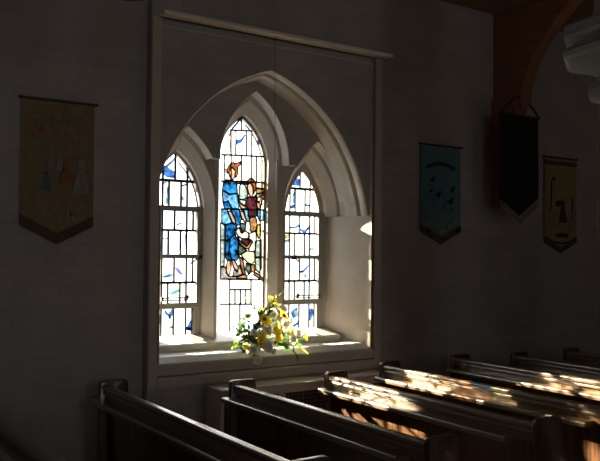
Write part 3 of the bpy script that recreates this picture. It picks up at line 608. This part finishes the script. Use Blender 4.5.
# ------------------------------------------------------------------ pews
def pew(X, y0, y1, label):
    t = thing('pew', (X, (y0 + y1) / 2, 0), label, 'pew', 'rows of wooden pews')
    at = (X, (y0 + y1) / 2, 0)
    yi0, yi1 = y1 + .045, y0 - .045            # between the two ends
    def ex(name, poly, mat, a=yi0, b_=yi1, sm=25, bevel=0):
        b = MB(); b.prism_y([(X + x, z) for x, z in poly], a, b_); return b.build(name, mat, t, smooth=sm, bevel=bevel, at=at)
    # planked back, leaning slightly towards the sitter's back
    ex('back_planks', [(.035, .06), (.055, .06), (.030, .83), (.010, .83)], 'plank')
    ex('back_panel', [(.004, .80), (.026, .80), (.022, .905), (-.000, .905)], 'pew')
    ex('top_rail', rounded([(-.026, .888), (.036, .888), (.036, .920), (-.026, .920)], [.006, .006, .018, .026], 8), 'pew_edge', sm=40)
    ex('rail_moulding', rounded([(-.016, .858), (.01, .858), (.01, .880), (-.016, .880)], [.003, 0, 0, .019], 8), 'pew_edge', sm=40)
    ex('book_ledge', rounded([(-.098, .785), (.012, .785), (.012, .822), (-.098, .822)], [.004, 0, 0, .017], 8), 'pew_edge', y1 + .20, y0 - .005, 40)
    ex('skirting_rail', [(.02, .03), (.034, .03), (.032, .13), (.02, .12)], 'pew')
    ex('seat', rounded([(.04, .415), (.43, .430), (.43, .455), (.04, .440)], [.0, .008, .01, 0]), 'pew', sm=40)
    ex('seat_apron', [(.36, .30), (.38, .30), (.38, .44), (.36, .44)], 'pew')
    prof = rounded([(-.040, 0), (.44, 0), (.44, .10), (.40, .16), (.40, .40), (.45, .46), (.44, .52), (.30, .56), (.225, .66), (.185, .80), (.178, .948), (-.034, .948), (-.040, .60)],
                   [0, 0, 0, .02, .05, .02, .03, .10, .10, .2, .032, .032, 0], 4)
    for ya, yb in ((y1, y1 + .05), (y0 - .05, y0)):
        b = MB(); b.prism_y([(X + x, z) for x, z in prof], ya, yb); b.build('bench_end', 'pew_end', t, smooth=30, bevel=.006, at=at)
    return t
YA = -2.83
pew(1.11, -.04, YA, 'dark wooden pew cut off by the lower left corner of the photo')
pew(2.01, -.20, YA, 'dark unlit pew standing below the left edge of the window frame')
pew(2.85, -.66, YA, 'dark pew whose wall end stands before the left corner of the radiator cover')
pew(3.71, -.69, YA, 'pew with white-gold sunlit ledge in front of the radiator cover, right of the flowers')
pew(4.47, -.47, YA, 'pew with narrow upright sun patches, wall end right of the radiator cover')
pew(5.38, -.44, YA, 'pew with yellow sun patch near the right edge of the photo')
pew(6.03, -.60, YA, 'shadowed pew second from the far right, below the black banner')
pew(6.77, -.66, YA, 'farthest dark pew at the right edge, below the yellow banner')

# ------------------------------------------------------------------ radiator cover under the window
RX0, RX1, RY, RZ = 2.965, 4.72, -.27, .80
R = thing('radiator_cover', ((RX0 + RX1) / 2, RY / 2, 0), 'white painted radiator cover with brown grille below the window board', 'radiator cover')
ra = ((RX0 + RX1) / 2, RY / 2, 0)
b = MB(); b.box((RX0, RY, 0), (RX0 + .03, -.004, RZ - .022)); b.box((RX1 - .03, RY, 0), (RX1, -.004, RZ - .022)); b.box((RX0 + .03, RY, 0), (RX1 - .03, RY + .02, .12)); b.box((RX0 + .03, RY, RZ - .08), (RX1 - .03, RY + .02, RZ - .022))
for k in range(1, 3):
    xx = RX0 + (RX1 - RX0) * k / 3; b.box((xx - .03, RY, .12), (xx + .03, RY + .02, RZ - .08))
b.build('body', 'radiator', R, smooth=0, at=ra)
b = MB(); b.box((RX0 - .008, RY - .015, RZ - .022), (RX1 + .008, -.004, RZ)); b.build('top_shelf', 'radiator', R, smooth=30, bevel=.005, at=ra)
b = MB()
for k in range(46):
    xx = RX0 + .04 + (RX1 - RX0 - .08) * k / 45; b.box((xx - .006, RY + .006, .12), (xx + .006, RY + .012, RZ - .08))
for k in range(17):
    zz = .14 + .57 * k / 16; b.box((RX0 + .03, RY + .012, zz - .006), (RX1 - .03, RY + .018, zz + .006))
b.build('grille', 'grille', R, smooth=0, at=ra)

# ------------------------------------------------------------------ hanging cord before the window
b = MB(); b.tube([(3.556, -.085, 3.815), (3.557, -.085, 3.5), (3.565, -.085, 2.7)], .0022, 6)
tag(b.build('pull_cord', 'cord'), 'thin dark cord hanging from the hood ledge in front of the window arch', 'cord')

# ------------------------------------------------------------------ wall banners
def banner(name, x0, x1, zt, zs0, zs1, tip, y, mat, label, lean=0., wave=.006):
    """cloth panel hung from a rod; pointed lower edge"""
    xc = (x0 + x1) / 2
    t = thing(name, (xc, y, tip), label, 'banner', 'church banners')
    at = (xc, y, tip)
    NX, NZ = 24, 30; vs = []; fs = []
    def zbot(u): return zs0 + (tip - zs0) * u * 2 if u < .5 else tip + (zs1 - tip) * (u - .5) * 2
    for s in (0, 1):
        for i in range(NX + 1):
            u = i / NX
            for j in range(NZ + 1):
                v_ = j / NZ; z = zt + (zbot(u) - zt) * v_
                vs.append((x0 + (x1 - x0) * u, y - s * .004 + wave * math.sin(u * 9 + v_ * 3) * v_, z))
    K = (NX + 1) * (NZ + 1)
    for i in range(NX):
        for j in range(NZ):
            q = [i * (NZ + 1) + j, (i + 1) * (NZ + 1) + j, (i + 1) * (NZ + 1) + j + 1, i * (NZ + 1) + j + 1]
            fs.append(tuple(q)); fs.append(tuple(reversed([k + K for k in q])))
    b = MB(); b.add(vs, fs); b.build('cloth', mat, t, smooth=60, recalc=False, at=at)
    b = MB(); b.tube([(x0 - .012, y - .008, zt + .004), (x1 + .012, y - .008, zt + .004)], .010, 8); b.sphere((x0 - .014, y - .008, zt + .004), .014); b.sphere((x1 + .014, y - .008, zt + .004), .014)
    b.build('rod', 'rod', t, smooth=50, at=at)
    def U(u, v_): return (x0 + (x1 - x0) * u, zt + (tip - zt) * v_)
    def app(nm, polys, m, lab=None, dy=.010):
        mb = MB()
        for p in polys: mb.prism_y([U(*q) for q in p], y - dy - wave * .6, y - .002)
        o = mb.build(nm, m, t, smooth=0, at=at)
        if lab: o['label'] = lab
        return o
    return t, U, app, at, zbot
def disc(u, v_, ru, rv, n=12): return [(u + ru * math.cos(2 * math.pi * k / n), v_ + rv * math.sin(2 * math.pi * k / n)) for k in range(n)]
def border_polys(vs0, w):
    return [[(0, vs0), (.5, 1), (.5, 1 - w), (0, vs0 - w)], [(.5, 1), (1, vs0), (1, vs0 - w), (.5, 1 - w)]]
def stroke(pts, w):
    out = []
    for (a, c), (d, e) in zip(pts, pts[1:]):
        L = math.hypot(d - a, e - c) or 1; nx, nz = -(e - c) / L * w, (d - a) / L * w * .5
        out.append([(a + nx, c + nz), (d + nx, e + nz), (d - nx, e - nz), (a - nx, c - nz)])
    return out
def figure(u, v_, s):                         # little standing figure: head and flaring gown
    return [disc(u, v_ - .05 * s, .035 * s, .02 * s, 8), [(u - .03 * s, v_ - .03 * s), (u + .03 * s, v_ - .03 * s), (u + .075 * s, v_ + .07 * s), (u - .075 * s, v_ + .07 * s)]]

# ochre banner on the left wall
t, U, app, at, zb = banner('wall_banner', 1.455, 2.005, 3.038, 2.09, 2.09, 1.955, .075, 'gold_cloth', 'ochre brown banner with applique figures hanging left of the window')
app('lower_border', border_polys(.87, .075), 'brown_cloth', 'dark brown pointed lower border')
app('arched_lettering', [p for k in range(9) for p in stroke([(.18 + k * .072, .21 - .05 * math.sin(math.pi * (k + .5) / 9)), (.20 + k * .072, .155 - .05 * math.sin(math.pi * (k + .5) / 9)), (.225 + k * .072, .20 - .05 * math.sin(math.pi * (k + .5) / 9))], .008)], 'grey_cloth', 'grey arched lettering')
app('flower_applique', [disc(.27, .205, .04, .018)], 'red_cloth', 'small red flower')
app('small_figure', figure(.40, .44, 1.0), 'grey_cloth', 'pale grey figure'); app('small_figure', figure(.52, .43, .9), 'grey_cloth', 'pale grey figure')
for q in ((.22, .30, .02, .015), (.2, .40, .025, .02), (.17, .36, .02, .015)): app('pale_patch', [disc(*q)], 'grey_cloth')
app('rust_figure', figure(.61, .475, 1.25), 'rust_cloth', 'rust orange figure')
app('grey_figure', figure(.82, .52, 1.7), 'grey_cloth', 'blue grey figure')
app('blue_figure', figure(.34, .56, .9), 'blue_cloth', 'small blue figure')
app('pale_lettering', [p for k, q in enumerate(([(0, .05), (.02, 0), (.04, .05)], [(0, .05), (0, 0), (.03, .0)], [(0, 0), (.03, 0), (.015, 0), (.015, .05)], [(0, .05), (0, 0), (0, .025), (.03, .025), (.03, .05)])) for p in stroke([(.50 + k * .062 + a, .775 + c) for a, c in q], .007)], 'white_cloth', 'pale lettering near the foot')
app('grey_leaf', [disc(.36, .79, .07, .02)], 'grey_cloth')
# teal banner right of the window
t, U, app, at, zb = banner('wall_banner', 5.425, 5.995, 3.035, 2.145, 2.145, 2.01, .075, 'teal_cloth', 'dull teal banner with dark birds hanging right of the window')
app('lower_border', border_polys(.87, .07), 'brown_cloth', 'dark brown pointed lower border')
app('arched_lettering', [p for k in range(11) for p in stroke([(.15 + k * .065, .245 - .045 * math.sin(math.pi * (k + .5) / 11)), (.165 + k * .065, .205 - .045 * math.sin(math.pi * (k + .5) / 11)), (.19 + k * .065, .24 - .045 * math.sin(math.pi * (k + .5) / 11))], .008)], 'dark_cloth', 'dark arched lettering')
for (u, v_, s) in ((.27, .35, 1), (.24, .46, .9), (.42, .50, 1.4), (.78, .44, 1.3), (.74, .56, 1.5)):
    app('bird_applique', [[(u - .05 * s, v_), (u, v_ - .015 * s), (u + .05 * s, v_ - .035 * s), (u + .03 * s, v_ + .012 * s), (u, v_ + .022 * s)]], 'dark_cloth', 'small dark bird')
app('pale_scallops', [disc(.10 + .1 * k, .80 + .05 * math.sin(k * 1.7) + (.05 if 2 < k < 7 else 0), .06, .032) for k in range(9)], 'grey_cloth', 'pale grey scalloped waves')
app('pale_ring', stroke([(.45 + .17 * math.cos(a * .52), .56 + .09 * math.sin(a * .52)) for a in range(13)], .006), 'blue_cloth')
app('red_dot', [disc(.76, .645, .02, .012)], 'maroon_cloth')
# mustard banner on the wall at far right
t, U, app, at, zb = banner('wall_banner', 7.365, 7.945, 3.055, 2.055, 2.055, 1.935, .075, 'mustard_cloth', 'mustard yellow banner with red figure hanging at far right')
app('lower_border', border_polys(.885, .055), 'brown_cloth', 'dark pointed lower border')
app('top_band', [[(0, .035), (1, .035), (1, .075), (0, .075)]], 'brown_cloth')
app('red_figure', figure(.56, .56, 1.7), 'maroon_cloth', 'dull red figure'); app('red_flower', [disc(.27, .22, .035, .022)], 'maroon_cloth', 'dull red flower')
app('blue_figure', figure(.84, .64, 1.3), 'grey_cloth', 'grey figure'); app('blue_figure', figure(.28, .66, 1.1), 'grey_cloth', 'grey figure')
app('dark_stem', stroke([(.20, .25), (.19, .55)], .010), 'dark_cloth'); app('dark_stem', stroke([(.86, .40), (.86, .66)], .012), 'dark_cloth'); app('dark_patch', [disc(.42, .48, .09, .035)], 'dark_cloth')
app('maroon_lettering', [p for k in range(6) for p in stroke([(.34 + k * .065, .835), (.345 + k * .065, .795), (.38 + k * .065, .80), (.385 + k * .065, .835)], .009)], 'maroon_cloth', 'maroon lettering near the foot')
app('curved_band', stroke([(.05, .84), (.25, .885), (.5, .90), (.75, .885), (.95, .84)], .016), 'dark_cloth')
# black processional banner hung from the roof brace corbel
by = -.30
t, U, app, at, zb = banner('hanging_banner', 6.18, 6.785, 3.385, 2.48, 2.52, 2.315, by, 'black_cloth', 'black fringed banner hanging by a cord from the timber brace', wave=.01)
b = MB(); xm = 6.49; b.tube([(6.20, by - .008, 3.40), (6.30, by - .01, 3.49), (6.42, by + .01, 3.575), (xm, by + .02, 3.59), (6.58, by + .01, 3.57), (6.70, by - .01, 3.48), (6.78, by - .008, 3.40)], .011, 8)
b.build('hanging_cord', 'cord', t, smooth=50, at=at)
for k in range(17):
    u = (k + .5) / 17; x = 6.18 + .605 * u; z = zb(u); b = MB()
    b.tube([(x, by - .012, z + .01), (x + .003, by - .014, z - .055)], .006, 6, r1=.009); b.sphere((x + .003, by - .014, z - .062), .017)
    o = b.build('tassel', ['thread'], t, smooth=50, at=at)
for q in ((.42, .36, .03, .045), (.57, .34, .022, .028), (.62, .42, .025, .03), (.5, .42, .025, .045), (.3, .38, .018, .03), (.68, .33, .018, .02), (.38, .50, .025, .02)): app('emblem', [disc(*q, 8)], 'emblem_cloth', 'faded brown stitched emblem')

# ------------------------------------------------------------------ flower arrangement on the window board
FX, FYY, FZ = 3.43, .08, 1.046
F = thing('flower_arrangement', (FX, FYY, FZ), 'arrangement of yellow and white flowers with greenery on the window board', 'flower arrangement')
fa = (FX, FYY, FZ)
b = MB(); b.lathe([(.0, 0), (.06, 0), (.085, .03), (.10, .07), (.095, .075), (.0, .07)], (FX, FYY + .02, FZ), 24); b.build('bowl', 'bowl', F, smooth=40, at=fa)
ROOT = Vector((FX, FYY + .02, FZ + .08))
CAM = Vector((0, -5.8, 1.907))
def frame_to(p):
    d = (Vector(p) - ROOT); d = d.normalized() + Vector((-.45, -.75, .25)) + Vector((random.uniform(-.3, .3), random.uniform(-.2, .2), random.uniform(-.3, .3)))
    d.normalize(); a = d.cross(Vector((0, 0, 1))).normalized(); c = a.cross(d)
    return d, a, c
def petal(mb, o, d, a, c, ang, L, w, lift, curl, k=0):
    r = a * math.cos(ang) + c * math.sin(ang); s = d.cross(r)
    P = []
    for t, ww in ((.12, .35), (.4, .85), (.7, 1.), (.9, .62), (1., .12)):
        base = o + r * (L * t) + d * (lift * t + curl * t * t)
        P.append((base - s * w * ww + d * w * .25 * ww, base, base + s * w * ww + d * w * .25 * ww))
    vs = [p for tr in P for p in tr]; fs = []
    for i in range(4):
        for j in range(2): fs.append((i * 3 + j, i * 3 + j + 1, i * 3 + j + 4, i * 3 + j + 3))
    mb.add(vs, fs, k)
def more(lst, n, sd):
    r = random.Random(sd); out = []
    for _ in range(n):
        a, c = r.choice(lst), r.choice(lst); t = r.uniform(.3, .7)
        out.append((a[0] + (c[0] - a[0]) * t + r.uniform(-.03, .03), a[1] + (c[1] - a[1]) * t + r.uniform(0, .06), a[2] + (c[2] - a[2]) * t + r.uniform(-.03, .03), r.uniform(.55, .8)))
    return out
YELLOW = YELLOW + more(YELLOW, 5, 4); WHITE = WHITE + more(WHITE, 9, 9)
for i, (x, y, z, s) in enumerate(YELLOW):
    p = Vector((x, y, z)); d, a, c = frame_to(p); R_ = .050 * s; mb = MB(); n = 11 if i in (0, 1, 3) else 7
    for k in range(n): petal(mb, p, d, a, c, 2 * math.pi * k / n + random.uniform(-.1, .1), R_ * random.uniform(.9, 1.1), R_ * (.26 if n > 7 else .42), .006, .006 if n > 7 else .014)
    fl = mb.build('yellow_flower', 'lemon_petal' if i in (1, 2, 11, 9) else 'yellow_petal', F, smooth=60, recalc=False, at=fa)
    m2 = MB(); m2.sphere(p + d * .008, R_ * (.36 if n > 7 else .18), sc=(1, 1, .8)); m2.build('flower_centre', 'centre' if n > 7 else 'yellow_petal', fl, smooth=60, at=fa)
for i, (x, y, z, s) in enumerate(WHITE):
    p = Vector((x, y, z)); d, a, c = frame_to(p); R_ = .052 * s; mb = MB()
    for ring, (nn, rr, li) in enumerate(((8, 1., .004), (7, .8, .014), (6, .58, .024), (4, .36, .032))):
        for k in range(nn): petal(mb, p - d * .004, d, a, c, 2 * math.pi * (k + .5 * ring) / nn + random.uniform(-.15, .15), R_ * rr * random.uniform(.9, 1.1), R_ * rr * .5, li * s, .012 * s)
    mb.build('white_flower', 'white_petal', F, smooth=60, recalc=False, at=fa)
def leaf(mb, o, dirv, L, w, k=0):
    d = Vector(dirv).normalized(); s = d.cross(Vector((random.uniform(-.4, .4), -1, random.uniform(-.2, .5)))).normalized(); up = s.cross(d)
    P = []
    for t, ww in ((0, .1), (.25, .75), (.5, 1), (.75, .7), (1, .05)):
        q = Vector(o) + d * L * t - up * (L * .22 * t * t); P.append((q - s * w * ww + up * w * .3 * ww, q, q + s * w * ww + up * w * .3 * ww))
    vs = [p for tr in P for p in tr]; fs = []
    for i in range(4):
        for j in range(2): fs.append((i * 3 + j, i * 3 + j + 1, i * 3 + j + 4, i * 3 + j + 3))
    mb.add(vs, fs, k)
for i, (x, y, z) in enumerate(LEAVES):
    p = Vector((x, y + random.uniform(-.05, .06), z)); mb = MB()
    mb.tube([ROOT, ROOT.lerp(p, .6) + Vector((0, 0, .02)), p], .0022, 5)
    for k in range(5):
        dv = (p - ROOT).normalized() + Vector((random.uniform(-1, 1), random.uniform(-.6, .6), random.uniform(-.9, .9)))
        leaf(mb, ROOT.lerp(p, .72 + .07 * k), dv, random.uniform(.045, .075), random.uniform(.011, .018))
    mb.build('leaf_sprig', 'leaf' if i % 5 else 'pale_leaf', F, smooth=60, recalc=False, at=fa)
for i, (p, q) in enumerate(SPIKES):
    p, q = Vector(p), Vector(q); mb = MB(); mb.tube([ROOT, p, q], .0028, 5, r1=.0015)
    n = 9
    for k in range(n):
        t = k / (n - 1); o = p.lerp(q, t); sz = (1 - .6 * t)
        dv = (q - p).normalized() + Vector((random.uniform(-.8, .8), random.uniform(-.8, .2), random.uniform(-.6, .6)))
        leaf(mb, o, dv, .034 * sz + .008, .010 * sz + .002)
    mb.build('flower_spike', 'pale_leaf' if i in (0, 1, 2, 3) else 'leaf', F, smooth=60, recalc=False, at=fa)
for i, (x, y, z, s) in enumerate(YELLOW + WHITE):
    mb = MB(); p = Vector((x, y, z)); mb.tube([ROOT, ROOT.lerp(p, .6) + Vector((0, .01, .02)), p + Vector((0, .008, 0))], .0025, 5)
    mb.build('flower_stem', 'leaf', F, smooth=60, at=fa)

# ------------------------------------------------------------------ added, unseen tree that shades the upper left light
tr = thing('blocker_tree', (-.6, 6.2, 0), 'leafy tree standing outside beyond the window, added out of sight to its left to block the sun', 'blocker_tree')
b = MB(); b.tube([(-.6, 6.2, -.2), (-.55, 6.2, 2.5), (-.65, 6.2, 4.4)], .16, 10, r1=.10)
for q in ((-1.5, 6.0, 5.6), (.4, 6.1, 5.5), (-.4, 6.8, 6.2)): b.tube([(-.62, 6.2, 3.7), ((q[0] - .62) / 2, 6.2, 4.9), q], .06, 6, r1=.02)
b.build('trunk', 'brown_cloth', tr, smooth=60, at=(-.6, 6.2, 0))
b = MB(); rt = random.Random(3)
for k in range(4600):
    while True:
        q = Vector((rt.uniform(-1, 1), rt.uniform(-1, 1), rt.uniform(-1, 1)))
        if q.length < 1: break
    c = Vector((-.32 + 1.36 * q.x, 6.2 + 1.0 * q.y, 5.65 + 1.55 * q.z)); u = Vector((rt.uniform(-1, 1), rt.uniform(-1, 1), rt.uniform(-1, 1))).normalized(); v = u.orthogonal().normalized(); r_ = rt.uniform(.06, .11)
    b.add([c - u * r_, c + v * r_ * .55, c + u * r_, c - v * r_ * .55], [(0, 1, 2, 3)])
b.build('foliage', 'leaf', tr, smooth=0, recalc=False, at=(-.6, 6.2, 0))

# ------------------------------------------------------------------ light: sky, low sun through the window
w = bpy.data.worlds.new('sky'); SC.world = w; w.use_nodes = True
nt = w.node_tree; bg = nt.nodes['Background']; bg.inputs['Color'].default_value = (.93, .97, 1., 1); bg.inputs['Strength'].default_value = SKY = 3.6
sd = bpy.data.lights.new('sun', 'SUN'); sd.energy = 84; sd.angle = math.radians(.6); sd.color = (1., .82, .52)
so = bpy.data.objects.new('sun', sd); COL.objects.link(so)
so.rotation_euler = Vector((.43, -1., -.43)).to_track_quat('-Z', 'Y').to_euler(); so.location = (0, 6, 5)
def portal(name, loc, rx, sx, sy):
    l = bpy.data.lights.new(name, 'AREA'); l.shape = 'RECTANGLE'; l.size = sx; l.size_y = sy; l.energy = 1
    l.cycles.is_portal = True
    o = bpy.data.objects.new(name, l); COL.objects.link(o); o.location = loc; o.rotation_euler = (rx, 0, 0)
for a0, a1 in OPEN: portal('sky_portal', ((a0 + a1) / 2, -9.62, 2.55), math.radians(90), a1 - a0, 2.1)
portal('sky_portal', (3.605, .70, 2.17), math.radians(-90), 1.9, 2.1)

# ------------------------------------------------------------------ camera
f_, yaw, pitch, roll = 773.236818, .979594516, .0289409165, .00945276733
Fv = Vector((math.cos(pitch) * math.cos(yaw), math.cos(pitch) * math.sin(yaw), math.sin(pitch)))
Rv = Vector((math.sin(yaw), -math.cos(yaw), 0)); Uv = Rv.cross(Fv)
R2 = Rv * math.cos(roll) + Uv * math.sin(roll); U2 = -Rv * math.sin(roll) + Uv * math.cos(roll)
cd = bpy.data.cameras.new('camera'); cd.sensor_fit = 'HORIZONTAL'; cd.sensor_width = 36; cd.lens = f_ / 600 * 36; cd.clip_end = 200
co = bpy.data.objects.new('camera', cd); COL.objects.link(co)
co.matrix_world = Matrix(((R2.x, U2.x, -Fv.x, 0), (R2.y, U2.y, -Fv.y, -5.8), (R2.z, U2.z, -Fv.z, 1.907), (0, 0, 0, 1)))
SC.camera = co
vs_ = SC.view_settings; vs_.view_transform = 'Standard'; vs_.look = 'None'; vs_.gamma = 1; vs_.use_curve_mapping = False; vs_.exposure = 0
SC.cycles.use_denoising = True
SC.cycles.max_bounces = 10; SC.cycles.diffuse_bounces = 5; SC.cycles.transparent_max_bounces = 16
SC.cycles.sample_clamp_indirect = 12
